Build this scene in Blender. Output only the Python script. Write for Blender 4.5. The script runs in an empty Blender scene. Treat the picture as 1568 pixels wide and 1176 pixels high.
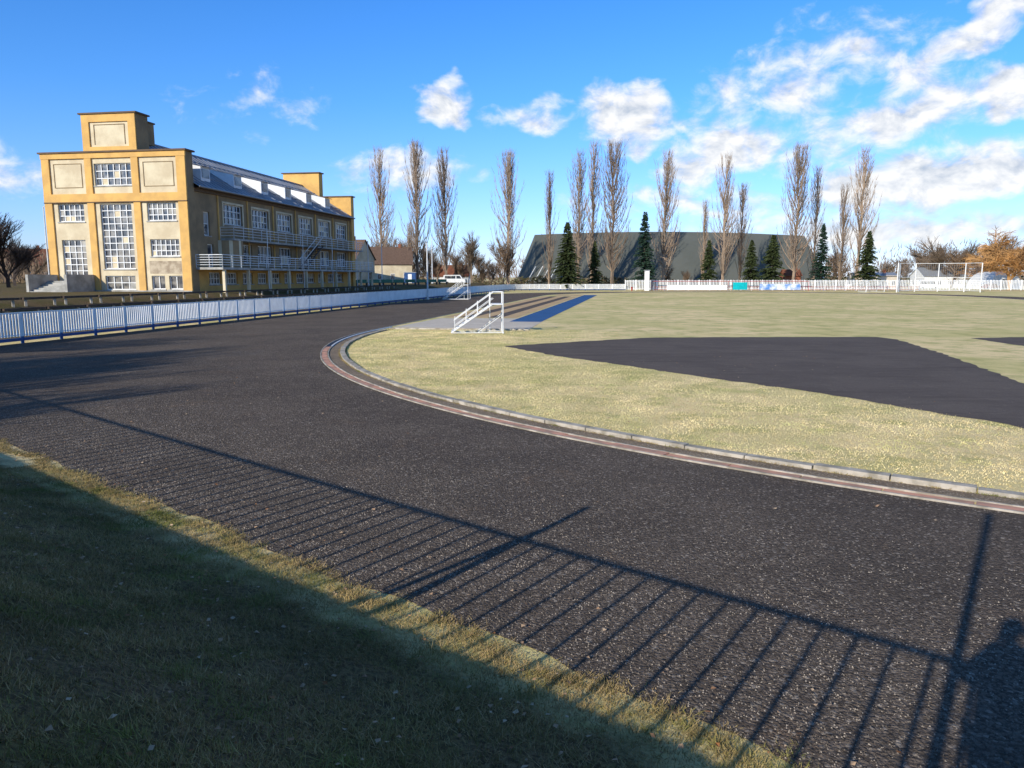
import bpy, math, random
import numpy as np
from mathutils import Vector, Matrix
R=math.radians
random.seed(7); rng=np.random.default_rng(11)
scene=bpy.context.scene
scene.view_settings.view_transform='Standard'
try: scene.view_settings.look='None'
except: pass
scene.view_settings.exposure=0

# ------------------------------------------------------------------ frames
E=np.array([.9866,-.163]); D=np.array([.163,.9866])      # field axes
C=np.array([25.9,39.0]); RI=34.9; LS=84.0
NB=np.array([.629,.777])                                  # bank normal
F0=np.array([-24.1,34.5])
SUN_EL=22.0
LH=np.array([.579,.815])

def ed(e,d): 
    p=C+E*e+D*d
    return (float(p[0]),float(p[1]))

def hgt(x,y):
    x=np.asarray(x,float); y=np.asarray(y,float)
    n=NB[0]*x+NB[1]*y
    n2=n+.06*np.sin(x*1.3+y*.7)*np.clip((4.4-n)/2,0,1)*np.clip((n-.4)/.8,0,1)
    b=np.interp(n2,[.34,.6,1,2,3,4,4.35,4.66],[1.66,1.47,1.20,.71,.31,.06,.03,0])
    rough=.020*np.sin(x*5.1+2*np.sin(y*3.3))*np.sin(y*4.7+x*1.9)+.012*np.sin(x*11+y*3)*np.sin(y*13-x*5)
    b=b+rough*np.clip((4.5-n)/.6,0,1)*np.clip((n+.2)/.8,.25,1)
    b=np.maximum(b,0)
    q=-(E[0]*(x-F0[0])+E[1]*(y-F0[1]))
    s=np.interp(q,[.9,6.2,7.4],[0,1.7,1.9])*np.clip((200-y)/24,0,1)
    return np.maximum(b,s)
def H1(x,y): return float(hgt(x,y))

# ------------------------------------------------------------------ materials
def newmat(name):
    m=bpy.data.materials.new(name); m.use_nodes=True
    nt=m.node_tree; bs=nt.nodes['Principled BSDF']
    return m,nt,bs
def col4(c): return (c[0],c[1],c[2],1)
def node(nt,t,**k):
    n=nt.nodes.new(t)
    for a,b in k.items(): setattr(n,a,b)
    return n
def mth(nt,op,a,b=None,clamp=False):
    n=nt.nodes.new('ShaderNodeMath'); n.operation=op; n.use_clamp=clamp
    for i,v in enumerate((a,b)):
        if v is None: continue
        if isinstance(v,(int,float)): n.inputs[i].default_value=v
        else: nt.links.new(v,n.inputs[i])
    return n.outputs[0]
def mixc(nt,f,a,b,mode='MIX'):
    n=nt.nodes.new('ShaderNodeMix'); n.data_type='RGBA'; n.blend_type=mode
    for i,v in ((0,f),(6,a),(7,b)):
        if isinstance(v,(int,float)): n.inputs[i].default_value=v
        elif isinstance(v,tuple): n.inputs[i].default_value=col4(v)
        else: nt.links.new(v,n.inputs[i])
    return n.outputs[2]
def noise(nt,vec,scale,detail=4,rough=.55,dist=0):
    n=nt.nodes.new('ShaderNodeTexNoise'); n.inputs['Scale'].default_value=scale
    n.inputs['Detail'].default_value=detail; n.inputs['Roughness'].default_value=rough
    n.inputs['Distortion'].default_value=dist
    if vec is not None: nt.links.new(vec,n.inputs['Vector'])
    return n.outputs['Fac']
def ramp(nt,f,a,b,lo=0.,hi=1.):
    n=nt.nodes.new('ShaderNodeMapRange'); n.interpolation_type='SMOOTHSTEP'
    nt.links.new(f,n.inputs[0]); n.inputs[1].default_value=a; n.inputs[2].default_value=b
    n.inputs[3].default_value=lo; n.inputs[4].default_value=hi
    return n.outputs[0]
def bump(nt,bs,h,strength,dist):
    b=nt.nodes.new('ShaderNodeBump'); b.inputs['Strength'].default_value=strength; b.inputs['Distance'].default_value=dist
    nt.links.new(h,b.inputs['Height']); nt.links.new(b.outputs[0],bs.inputs['Normal'])
def simple(name,c,rough=.7,var=.25,scale=3.,bmp=.0,metal=0.,c2=None,spec=.3,fine=40):
    m,nt,bs=newmat(name)
    tc=node(nt,'ShaderNodeTexCoord').outputs['Object']
    n1=noise(nt,tc,scale,4,.6)
    c2=c2 or tuple(v*(1-var) for v in c)
    f=ramp(nt,n1,.35,.65)
    nt.links.new(mixc(nt,f,tuple(c),tuple(c2)),bs.inputs['Base Color'])
    bs.inputs['Roughness'].default_value=rough; bs.inputs['Metallic'].default_value=metal
    bs.inputs['Specular IOR Level'].default_value=spec
    if bmp>0: bump(nt,bs,noise(nt,tc,fine,3,.6),bmp,.02)
    return m

M={}
M['white']=simple('white_paint',(.80,.79,.76),.5,.14,1.5)
M['whitef']=simple('fence_white_paint',(.90,.89,.86),.5,.12,1.2)
M['blue']=simple('blue_paint',(.02,.08,.24),.5,.3,2)
M['dark']=simple('dark_metal',(.03,.03,.035),.5,.2,3)
M['steel']=simple('grey_steel',(.35,.36,.37),.45,.2,3,metal=.3)
M['conc']=simple('concrete',(.42,.40,.36),.9,.35,1.2,.4,c2=(.27,.26,.23))
M['kerb']=simple('kerb_concrete',(.50,.44,.36),.95,.4,3.,.6,c2=(.27,.235,.18))
M['orange']=simple('red_edge_paving',(.68,.33,.215),.9,.3,2.2,.3,c2=(.40,.235,.165))
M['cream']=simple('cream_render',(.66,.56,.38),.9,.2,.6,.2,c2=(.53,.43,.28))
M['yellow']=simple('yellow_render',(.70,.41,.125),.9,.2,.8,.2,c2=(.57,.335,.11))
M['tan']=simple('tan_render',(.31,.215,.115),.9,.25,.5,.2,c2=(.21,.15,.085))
M['brown']=simple('brown_trim',(.14,.09,.055),.8,.2,2)
M['stain']=simple('stained_plaster',(.50,.41,.29),.95,.3,1.6,.3,c2=(.29,.22,.15))
M['roofm']=simple('metal_roof',(.34,.36,.39),.55,.2,.5,metal=.15,c2=(.23,.25,.28))
M['roofs']=simple('roof_seam',(.19,.20,.23),.5,.2,.5,metal=.2)
M['roofw']=simple('dormer_sheet',(.70,.71,.73),.5,.15,1)
M['red']=simple('red_paint',(.45,.04,.03),.5,.3,2)
M['brick']=simple('brick',(.30,.11,.06),.9,.3,4,.2)
M['rooft']=simple('roof_tiles',(.24,.09,.05),.85,.3,3)
M['roofb']=simple('brown_roof_tiles',(.16,.10,.07),.85,.3,3)
M['wood']=simple('bench_wood',(.075,.05,.035),.8,.4,3)
M['green']=simple('green_paint',(.02,.16,.09),.5,.3,2)
M['teal']=simple('teal_banner',(.0,.45,.47),.5,.2,2)
M['banner']=simple('banner_blue',(.1,.25,.55),.5,.5,.6,c2=(.75,.78,.8))
M['bark']=simple('bark',(.20,.145,.10),.95,.35,2.)
M['barkp']=simple('poplar_bark',(.35,.255,.18),.95,.3,.4,c2=(.21,.155,.11))
M['barkd']=simple('dark_bark',(.085,.065,.055),.95,.3,2.)
M['willow']=simple('willow_twigs',(.55,.29,.10),.9,.35,.5,c2=(.34,.19,.08))
M['shrub']=simple('shrub_twigs',(.23,.155,.10),.95,.3,.2,c2=(.14,.10,.07))
M['tyre']=simple('tyre_rubber',(.02,.02,.02),.8)
M['skin']=simple('skin',(.5,.3,.22),.6,.1,6)
M['jacket']=simple('jacket_cloth',(.03,.035,.05),.9,.3,9)
M['jeans']=simple('jeans_cloth',(.04,.06,.11),.9,.3,9)
M['hair']=simple('hair',(.04,.025,.015),.8,.3,20)
M['pole']=simple('pole_paint',(.70,.70,.69),.5,.2,2)
def glassmat():
    m,nt,bs=newmat('window_glass')
    tc=node(nt,'ShaderNodeTexCoord').outputs['Object']
    f=ramp(nt,noise(nt,tc,.9,2),.4,.62)
    nt.links.new(mixc(nt,f,(.03,.035,.045),(.24,.22,.19)),bs.inputs['Base Color'])
    bs.inputs['Roughness'].default_value=.12; bs.inputs['Specular IOR Level'].default_value=.8
    return m
M['glass']=glassmat()
def foliage(name,c1,c2,rough=.8,c3=None):
    m,nt,bs=newmat(name)
    g=node(nt,'ShaderNodeNewGeometry')
    tc=node(nt,'ShaderNodeTexCoord').outputs['Object']
    a=mixc(nt,g.outputs['Random Per Island'],c1,c2)
    f=noise(nt,tc,.8,3)
    if c3: a=mixc(nt,ramp(nt,noise(nt,tc,.9,4,.65),.48,.66,0,.75),a,c3)
    k=ramp(nt,f,.3,.7,.65,1.2)
    mm=node(nt,'ShaderNodeVectorMath'); mm.operation='SCALE'; nt.links.new(a,mm.inputs[0]); nt.links.new(k,mm.inputs['Scale'])
    nt.links.new(mm.outputs[0],bs.inputs['Base Color']); bs.inputs['Roughness'].default_value=rough
    bs.inputs['Specular IOR Level'].default_value=.1
    return m
M['spruce']=foliage('spruce_needles',(.035,.055,.02),(.09,.105,.04))
M['spruceb']=foliage('blue_spruce_needles',(.02,.05,.035),(.06,.10,.06))
M['grassbank']=foliage('bank_grass_blades',(.24,.20,.06),(.50,.35,.18),.8,(.18,.22,.045))
M['grassin']=foliage('dry_grass_blades',(.64,.52,.23),(.90,.74,.42),.8,(.50,.50,.17))
M['leaf']=foliage('fallen_leaf',(.30,.13,.05),(.60,.45,.30))
M['hedge']=foliage('hedge_leaves',(.06,.07,.03),(.18,.13,.08))
M['stone']=foliage('grit',(.08,.068,.058),(.42,.36,.30))

def groundmat():
    m,nt,bs=newmat('ground_grass')
    tc=node(nt,'ShaderNodeTexCoord').outputs['Object']
    sp=node(nt,'ShaderNodeSeparateXYZ'); nt.links.new(tc,sp.inputs[0])
    big=noise(nt,tc,.11,4,.65,.4); mid=noise(nt,tc,.6,5,.72); fine=noise(nt,tc,20,4,.75)
    straw=mixc(nt,ramp(nt,big,.38,.62),(.90,.70,.37),(.68,.58,.25))
    straw=mixc(nt,ramp(nt,mid,.44,.66,0,.85),straw,(.46,.43,.15))
    straw=mixc(nt,ramp(nt,fine,.42,.72,0,.6),straw,(.50,.36,.18))
    bank=mixc(nt,ramp(nt,mid,.35,.65),(.17,.15,.05),(.25,.17,.09))
    bank=mixc(nt,ramp(nt,fine,.38,.62,0,.85),bank,(.07,.05,.03))
    bf=ramp(nt,sp.outputs[2],.01,.10)
    c=mixc(nt,bf,straw,bank)
    nt.links.new(c,bs.inputs['Base Color']); bs.inputs['Roughness'].default_value=.95
    bs.inputs['Specular IOR Level'].default_value=.05
    bump(nt,bs,fine,.6,.05)
    return m
M['ground']=groundmat()
def trackmat(name,base,lo,hi,big2,rust=None,hiamt=.6,bs_=.9,loamt=.7,vs=40,bd=.02):
    m,nt,bs=newmat(name)
    tc=node(nt,'ShaderNodeTexCoord').outputs['Object']
    v=node(nt,'ShaderNodeTexVoronoi'); v.inputs['Scale'].default_value=vs; nt.links.new(tc,v.inputs['Vector'])
    sc=node(nt,'ShaderNodeSeparateColor'); nt.links.new(v.outputs['Color'],sc.inputs[0])
    big=noise(nt,tc,.3,4,.6,.3); mid=noise(nt,tc,2.0,5,.75); fine=noise(nt,tc,26,4,.8)
    c=mixc(nt,ramp(nt,big,.35,.65),base,big2)
    c=mixc(nt,ramp(nt,mid,.5,.75,0,.55),c,tuple(x*1.4 for x in base))
    if rust:
        ru=noise(nt,tc,.7,5,.75,.6); c=mixc(nt,ramp(nt,ru,.56,.74,0,.6),c,rust)
    c=mixc(nt,ramp(nt,fine,.45,.58,0,loamt),c,lo)
    c=mixc(nt,ramp(nt,sc.outputs[0],.4,1.,0,loamt*.8),c,lo)
    c=mixc(nt,ramp(nt,sc.outputs[1],.88,1.,0,hiamt),c,hi)
    mp=node(nt,'ShaderNodeMapping'); mp.inputs['Scale'].default_value=(.25,2.2,1); mp.inputs['Rotation'].default_value=(0,0,R(38)); nt.links.new(tc,mp.inputs[0])
    st=noise(nt,mp.outputs[0],1.1,4,.65)
    c=mixc(nt,ramp(nt,st,.50,.70,0,.5),c,tuple(x*.5 for x in base))
    nt.links.new(c,bs.inputs['Base Color']); bs.inputs['Roughness'].default_value=.95
    bs.inputs['Specular IOR Level'].default_value=.08
    hh=mth(nt,'ADD',mth(nt,'MULTIPLY',v.outputs['Distance'],-1.1),mth(nt,'MULTIPLY',fine,1.8)); bump(nt,bs,hh,bs_,bd)
    return m
M['track']=trackmat('cinder_asphalt',(.235,.185,.145),(.070,.056,.045),(.52,.44,.36),(.165,.13,.104),(.31,.20,.125),.6,1.,.8,34,.03)
M['pad']=trackmat('dark_tarmac',(.155,.125,.105),(.095,.077,.066),(.22,.19,.16),(.12,.097,.083),None,.3,.4,.5)
M['gravel']=trackmat('gutter_gravel',(.38,.29,.20),(.14,.11,.08),(.62,.52,.42),(.28,.21,.145))
M['blueway']=trackmat('blue_runway',(.05,.14,.32),(.04,.10,.22),(.1,.2,.36),(.045,.12,.27),None,.3,.3,.5)
M['earth']=trackmat('bare_earth',(.66,.46,.26),(.48,.32,.17),(.7,.55,.35),(.55,.37,.20),None,.3,.3,.5)
M['paveL']=trackmat('pale_paving',(.70,.61,.50),(.52,.44,.35),(.75,.68,.58),(.60,.52,.42),None,.3,.3,.5)
M['drain']=simple('drain_dark',(.02,.02,.02),.6)
M['hall']=simple('hall_membrane',(.115,.12,.105),.7,.12,.12,c2=(.098,.104,.09))

# ------------------------------------------------------------------ mesh builder
COL=scene.collection
class MB:
    def __init__(s,f=None): s.v=[];s.f=[];s.m=[];s.map=f or (lambda u,v,w:(u,v,w)); s.ml=[]
    def mi(s,k):
        if k not in s.ml: s.ml.append(k)
        return s.ml.index(k)
    def quad(s,pts,k):
        b=len(s.v); s.v+= [tuple(s.map(*p)) for p in pts]; s.f.append(tuple(range(b,b+len(pts)))); s.m.append(s.mi(k))
    def box(s,x0,x1,y0,y1,z0,z1,k):
        b=len(s.v)
        s.v+=[tuple(s.map(*p)) for p in ((x0,y0,z0),(x1,y0,z0),(x1,y1,z0),(x0,y1,z0),(x0,y0,z1),(x1,y0,z1),(x1,y1,z1),(x0,y1,z1))]
        for q in ((0,3,2,1),(4,5,6,7),(0,1,5,4),(1,2,6,5),(2,3,7,6),(3,0,4,7)):
            s.f.append(tuple(b+i for i in q)); s.m.append(s.mi(k))
    def beam(s,p0,p1,r,k,n=6,r1=None):
        r1=r if r1 is None else r1
        p0=Vector(s.map(*p0)); p1=Vector(s.map(*p1)); d=(p1-p0)
        if d.length<1e-6: return
        d.normalize(); a=d.orthogonal().normalized()
        if abs(d.z)<.99: a=d.cross(Vector((0,0,1))).normalized()
        c=d.cross(a); b=len(s.v); off=math.pi/4 if n==4 else 0
        for P,rr in ((p0,r),(p1,r1)):
            for i in range(n):
                t=2*math.pi*i/n+off; s.v.append(tuple(P+a*math.cos(t)*rr+c*math.sin(t)*rr))
        for i in range(n):
            j=(i+1)%n; s.f.append((b+i,b+j,b+n+j,b+n+i)); s.m.append(s.mi(k))
        s.f.append(tuple(b+i for i in reversed(range(n)))); s.m.append(s.mi(k))
        s.f.append(tuple(b+n+i for i in range(n))); s.m.append(s.mi(k))
    def build(s,name,parent=None,smooth=False,loc=None,rot=None):
        me=bpy.data.meshes.new(name); me.from_pydata(s.v,[],s.f)
        for k in s.ml: me.materials.append(M[k])
        me.polygons.foreach_set('material_index',s.m)
        if smooth: me.polygons.foreach_set('use_smooth',[True]*len(s.f))
        me.update()
        o=bpy.data.objects.new(name,me); COL.objects.link(o)
        if parent: o.parent=parent
        if loc: o.location=loc
        if rot: o.rotation_euler=(0,0,rot)
        return o
def empty(name,loc=(0,0,0),rot=0):
    o=bpy.data.objects.new(name,None); COL.objects.link(o); o.location=loc; o.rotation_euler=(0,0,rot); o.empty_display_size=.3; return o
def fastmesh(name,verts,faces,mats,smooth=False):
    me=bpy.data.meshes.new(name); k=faces.shape[1]
    me.vertices.add(len(verts)); me.vertices.foreach_set('co',verts.astype(np.float32).ravel())
    me.loops.add(faces.size); me.loops.foreach_set('vertex_index',faces.astype(np.int32).ravel())
    me.polygons.add(len(faces)); me.polygons.foreach_set('loop_start',np.arange(0,faces.size,k,dtype=np.int32))
    me.polygons.foreach_set('use_smooth',[smooth]*len(faces))
    for x in mats: me.materials.append(x)
    me.update(calc_edges=True); me.validate()
    return me
def addobj(name,me,loc=(0,0,0),rot=0,sc=1.):
    o=bpy.data.objects.new(name,me); COL.objects.link(o); o.location=loc; o.rotation_euler=(0,0,rot)
    o.scale=(sc,sc,sc) if isinstance(sc,(int,float)) else sc
    return o

# ------------------------------------------------------------------ terrain
def spread(a,b,n,p): 
    t=np.linspace(0,1,n)**p; return a+(b-a)*t
xs=np.concatenate([spread(-60,-2500,22,3)[::-1][:-1],np.arange(-60,-14,1.),np.arange(-14,6,.11),np.arange(6,60,1.5),spread(60,2500,22,3)])
ys=np.concatenate([spread(-20,-600,12,3)[::-1][:-1],np.arange(-20,-2,1.),np.arange(-2,16,.11),np.arange(16,210,1.5),spread(210,4000,22,3)])
X,Y=np.meshgrid(xs,ys); Z=hgt(X,Y)
V=np.stack([X.ravel(),Y.ravel(),Z.ravel()],1)
nx=len(xs); ny=len(ys); I=np.arange(nx*ny).reshape(ny,nx)
Fq=np.stack([I[:-1,:-1].ravel(),I[:-1,1:].ravel(),I[1:,1:].ravel(),I[1:,:-1].ravel()],1)
addobj('ground',fastmesh('ground',V,Fq,[M['ground']],True))

# ------------------------------------------------------------------ stadium curve
def stadium(step=.5):
    out=[]
    n=int(math.pi*RI/step)
    for i in range(n):
        ph=-math.pi/2+math.pi*i/n; nd=-math.sin(ph)*E-math.cos(ph)*D
        out.append((C+nd*RI,nd,'n',ph))
    m=int(LS/1.5)
    for i in range(m): out.append((C-E*RI+D*LS*i/m,-E,'l',i/m))
    for i in range(n):
        ph=math.pi*i/n; nd=-math.cos(ph)*E+math.sin(ph)*D
        out.append((C+D*LS+nd*RI,nd,'f',ph))
    for i in range(m): out.append((C+E*RI+D*LS*(1-i/m),E,'r',i/m))
    return out
ST=stadium(.3)
def width(nd,tag,ph):
    if tag=='n':
        fence=48.55/max(math.sin(ph),.01) if ph>0 else 1e9
        nd_n=-(NB@nd); bank=(NB@C-4.72)/max(nd_n,.05) if ph>R(22) else 41.95
        if ph>R(22): rho=min(bank,fence)
        else: rho=41.95
        return rho-RI
    if tag=='l': return 13.65
    if tag=='f': return 13.65+(7-13.65)*min(1,ph/1.2)
    return 7.
tv=[];tf=[]
nn=len(ST)
for i,(p,nd,t,ph) in enumerate(ST):
    w=width(nd,t,ph)+ (.04*math.sin(i*1.3)+.05*math.sin(i*.43+1)+random.uniform(-.045,.045) if t=='n' else 0)
    a=p-nd*.02; b=p+nd*w
    tv+= [(a[0],a[1],.006),(b[0],b[1],.006)]
for i in range(nn):
    j=(i+1)%nn; tf.append((2*i,2*i+1,2*j+1,2*j))
me=bpy.data.meshes.new('running_track'); me.from_pydata(tv,[],tf); me.materials.append(M['track']); addobj('running_track',me)
def strip(name,o0,o1,z0,z1,key,sel=lambda t,ph:True,gap=0):
    b=MB(); seg=0.; so_=0.
    for i in range(nn):
        p,nd,t,ph=ST[i]; p2,nd2,_,_=ST[(i+1)%nn]
        if not sel(t,ph): continue
        if gap and i%gap==0: p=p*(1-.08)+p2*.08; seg=random.uniform(-.012,.012); so_=random.uniform(-.012,.012)
        q=[(p-nd*(o0+so_)),(p2-nd2*(o0+so_)),(p2-nd2*(o1+so_)),(p-nd*(o1+so_))]
        if z1 is None:
            b.quad([(a[0],a[1],z0) for a in q],key)
        else:
            zz=z1+seg
            b.quad([(a[0],a[1],zz) for a in q],key)
            b.quad([(q[0][0],q[0][1],z0),(q[1][0],q[1][1],z0),(q[1][0],q[1][1],zz),(q[0][0],q[0][1],zz)],key)
            b.quad([(q[3][0],q[3][1],z0),(q[2][0],q[2][1],z0),(q[2][0],q[2][1],zz),(q[3][0],q[3][1],zz)],key)
            if gap and i%gap==0: b.quad([(q[0][0],q[0][1],z0),(q[0][0],q[0][1],zz),(q[3][0],q[3][1],zz),(q[3][0],q[3][1],z0)],key)
    return b.build(name)
near=lambda t,ph: t=='n' and ph<R(72)
drn=lambda t,ph: (t=='n' and ph>=R(72)) or (t=='l' and ph<.02)
strip('track_edging',.0,.045,0,.035,'kerb')
strip('red_paving_strip',.06,.28,0,.022,'orange',near,gap=4)
strip('drain_channel',.055,.28,0,.02,'drain',drn)
strip('white_drain_edge',.285,.35,0,.05,'white',drn)
strip('paving_edge_strip',.30,.345,0,.035,'kerb',near)
strip('gutter',.36,.80,.008,None,'gravel',lambda t,ph:t=='n')
strip('kerb',.82,1.02,0,.075,'kerb',lambda t,ph:t=='n',gap=4)

def poly(name,pts,z,key):
    b=MB(); b.quad([(p[0],p[1],z) for p in pts],key); return b.build(name)
def wob(pts,amp=.12,step=.4):
    o=[]
    for i in range(len(pts)):
        a=np.array(pts[i]);b=np.array(pts[(i+1)%len(pts)]); L=np.linalg.norm(b-a); k=max(1,int(L/step))
        for j in range(k):
            q=a+(b-a)*j/k; o.append((q[0]+random.uniform(-amp,amp),q[1]+random.uniform(-amp,amp)))
    return o
pd=[(-.43,34.5),(1.6,30.4),(4.19,26.7),(6.3,23.4),(8.38,20.6),(9.8,17.9),(10.98,15.55),(13.5,13.5),(17.5,17),(15.5,22.1),(18.4,32),(19.9,38.1),(19.6,39.8),(7.5,39.4),(3.46,36.9)]
poly('tarmac_area',wob(pd,.09),.007,'pad')
poly('tarmac_patch',wob([(24.2,39.0),(48,44),(46,24),(23.9,34.3)],.09),.007,'pad')
poly('paved_area',[(-7.7,46.6),(1.0,45.2),(2.75,57.4),(-5.6,58)],.012,'paveL')
def edq(e0,e1,d0,d1): return [ed(e0,d0),ed(e1,d0),ed(e1,d1),ed(e0,d1)]
poly('blue_runway',edq(-28.1,-25.8,10,90),.016,'blueway')
b=MB()
for e0,e1 in ((-34.3,-33.0),(-31.9,-30.7),(-29.6,-28.4)):
    q=edq(e0,e1,15,80); b.quad([(p[0],p[1],.010) for p in q],'earth')
b.build('earth_strip')
b=MB()
for e0,e1 in ((-33.0,-31.9),(-30.7,-29.6)):
    q=edq(e0,e1,15,80); b.quad([(p[0],p[1],.010) for p in q],'pad')
b.build('jump_runway')
poly('sand_pit',edq(-33,-28.4,84,93),.012,'earth')
b=MB(); b.beam((-7.6,45.9,.04),(1.0,44.7,.04),.07,'kerb',4); b.build('kerb_stone')

# ------------------------------------------------------------------ grass blades
def blades(name,pts,h0,h1,w,mat,lean=.6,lift=0.):
    n=len(pts); x,y=pts[:,0],pts[:,1]; z=hgt(x,y)-.004+lift
    a=rng.uniform(0,2*np.pi,n); h=rng.uniform(h0,h1,n); ww=w*rng.uniform(.6,1.3,n)
    la=rng.uniform(0,2*np.pi,n); ll=h*rng.uniform(0,lean*1.8,n)
    ca,sa=np.cos(a)*ww,np.sin(a)*ww
    v=np.empty((n,3,3)); v[:,0]=np.stack([x-ca,y-sa,z],1); v[:,1]=np.stack([x+ca,y+sa,z],1)
    v[:,2]=np.stack([x+np.cos(la)*ll,y+np.sin(la)*ll,z+h],1)
    return addobj(name,fastmesh(name,v.reshape(-1,3),np.arange(3*n).reshape(n,3),[mat]))
T=np.array([-.777,.629])
def infr(P,m=.8): return np.abs(P[:,0])<P[:,1]*.76+m
N=430000
mm_=rng.uniform(-5,14,N); nn_=rng.uniform(.5,4.95,N)
P=NB[None,:]*nn_[:,None]+T[None,:]*mm_[:,None]
cl=np.sin(P[:,0]*2.3+np.sin(P[:,1]*1.7)*2)*np.sin(P[:,1]*2.9+1.3*np.sin(P[:,0]*1.1))+.7*np.sin(P[:,0]*9+P[:,1]*4)*np.sin(P[:,1]*8-P[:,0]*3)
keep=((rng.uniform(-1.8,.6,N)<cl)|((nn_>4.2)&(rng.uniform(0,1,N)<.6)))&(P[:,1]>1.)&infr(P)
keep&=(nn_<4.66+.06*np.sin(mm_*5)+.09*np.sin(mm_*13+2)+rng.uniform(-.16,.12,N))
Pk=P[keep]
tall=rng.uniform(0,1,len(Pk))<.08
blades('bank_grass',Pk[~tall],.012,.05,.0038,M['grassbank'],1.1)
blades('bank_grass_tufts',Pk[tall],.04,.10,.003,M['grassbank'],.9)
N=30000
mt=rng.choice(rng.uniform(-5,24,900),N)+rng.normal(0,.05,N); nt_=4.60+.1*np.sin(mt*3.1)+rng.normal(0,.08,N)
blades('edge_grass_tufts',NB[None]*nt_[:,None]+T[None]*mt[:,None],.015,.055,.005,M['grassbank'],1.4)
N=230000
ang=rng.uniform(R(-12),R(95),N); rr=RI-1.0-np.abs(rng.normal(0,1,N))*6
Pn=C[None,:]+(-np.sin(ang)[:,None]*E[None,:]-np.cos(ang)[:,None]*D[None,:])*rr[:,None]
def inpoly(P,poly):
    x,y=P[:,0],P[:,1]; ins=np.zeros(len(x),bool); n=len(poly)
    for i in range(n):
        x0,y0=poly[i];x1,y1=poly[(i+1)%n]
        c=((y0>y)!=(y1>y)); xi=(x1-x0)*(y-y0)/((y1-y0) if abs(y1-y0)>1e-9 else 1e-9)+x0
        ins^=c&(x<xi)
    return ins
kp=~inpoly(Pn,pd)&(rr>20)&infr(Pn,2)
blades('infield_grass',Pn[kp],.012,.038,.009,M['grassin'],1.0)
N=16000
a0=rng.choice(rng.uniform(R(-12),R(95),500),N)+rng.normal(0,.002,N); rr=RI-np.where(rng.uniform(0,1,N)<.5,.79,1.03)+rng.normal(0,.02,N)
Pn=C[None,:]+(-np.sin(a0)[:,None]*E[None,:]-np.cos(a0)[:,None]*D[None,:])*rr[:,None]
blades('kerb_grass_tufts',Pn[infr(Pn,2)],.02,.06,.007,M['grassbank'],1.2)
def scatter(name,pts,s0,s1,mat,zoff=.008):
    n=len(pts);x,y=pts[:,0],pts[:,1];z=hgt(x,y)+zoff
    a=rng.uniform(0,6.28,n); s=rng.uniform(s0,s1,n); v=np.empty((n,4,3))
    for i in range(4):
        t=a+i*math.pi/2+rng.uniform(-.4,.4,n)
        v[:,i]=np.stack([x+np.cos(t)*s,y+np.sin(t)*s*.8,z+rng.uniform(0,.9,n)*s],1)
    return addobj(name,fastmesh(name,v.reshape(-1,3),np.arange(4*n).reshape(n,4),[mat]))
n=46000
m_=rng.uniform(-6,20,n); q_=4.66+np.abs(rng.normal(0,1,n))*2.4
gp=NB[None]*q_[:,None]+T[None]*m_[:,None]; s=rng.uniform(.003,.0105,n); a=rng.uniform(0,6.28,n)
gk=infr(gp,.5)&(np.hypot(gp[:,0]-C[0],gp[:,1]-C[1])>RI+.05); gp=gp[gk]; s=s[gk]; a=a[gk]; n=len(s)
v=np.empty((n,4,3))
for i in range(3): v[:,i]=np.stack([gp[:,0]+np.cos(a+i*2.1)*s,gp[:,1]+np.sin(a+i*2.1)*s,np.full(n,.006)],1)
v[:,3]=np.stack([gp[:,0]+rng.uniform(-.3,.3,n)*s,gp[:,1],.006+s*1.1],1)
f=(np.arange(n)[:,None,None]*4+np.array([[0,1,3],[1,2,3],[2,0,3]])[None]).reshape(-1,3)
addobj('loose_grit',fastmesh('loose_grit',v.reshape(-1,3),f,[M['stone']]))
n=1300
m_=rng.uniform(-5,16,n); q_=rng.uniform(.8,5.8,n)
scatter('fallen_leaves',NB[None]*q_[:,None]+T[None]*m_[:,None],.008,.026,M['leaf'],.025)
n=420
scatter('fallen_leaves',np.stack([rng.uniform(-18,12,n),rng.uniform(9,30,n)],1),.012,.035,M['leaf'],.012)

# ------------------------------------------------------------------ foreground fence (just out of frame, throws the bar shadows)
NF=.14
def fl(m,n=NF): 
    p=NB*n+T*m; return float(p[0]),float(p[1])
b=MB()
ztop=2.725
cf=lambda m:NF+(.0025*max(0,m-6)**1.5)
m=-4.0
while m<26:
    x,y=fl(m,cf(m)); g=H1(x,y)-.05
    b.beam((x,y,g),(x,y,ztop),.024,'dark',6); m+=.30
m=-4.0
while m<26:
    a=fl(m,cf(m)); c=fl(m+.9,cf(m+.9))
    b.beam((a[0],a[1],ztop),(c[0],c[1],ztop),.034,'dark',8)
    b.beam((a[0],a[1],1.70),(c[0],c[1],1.70),.02,'dark',6)
    m+=.9
x,y=fl(4.95)
b.beam((x,y,1.5),(x,y,3.37),.06,'dark',4); 
x2,y2=fl(5.3); b.beam((x2,y2,1.5),(x,y,2.95),.06,'dark',4)
b.build('steel_fence')
b=MB(); b.beam((-.62,-.31,1.5),(-.62,-.31,4.9),.05,'pole',10); b.beam((-.62,-.31,1.6),(-.62,-.31,1.75),.09,'pole',10); b.beam((-.62,-.31,4.9),(-.62,-.31,4.96),.06,'dark',10)
b.build('lamp_post')

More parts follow.
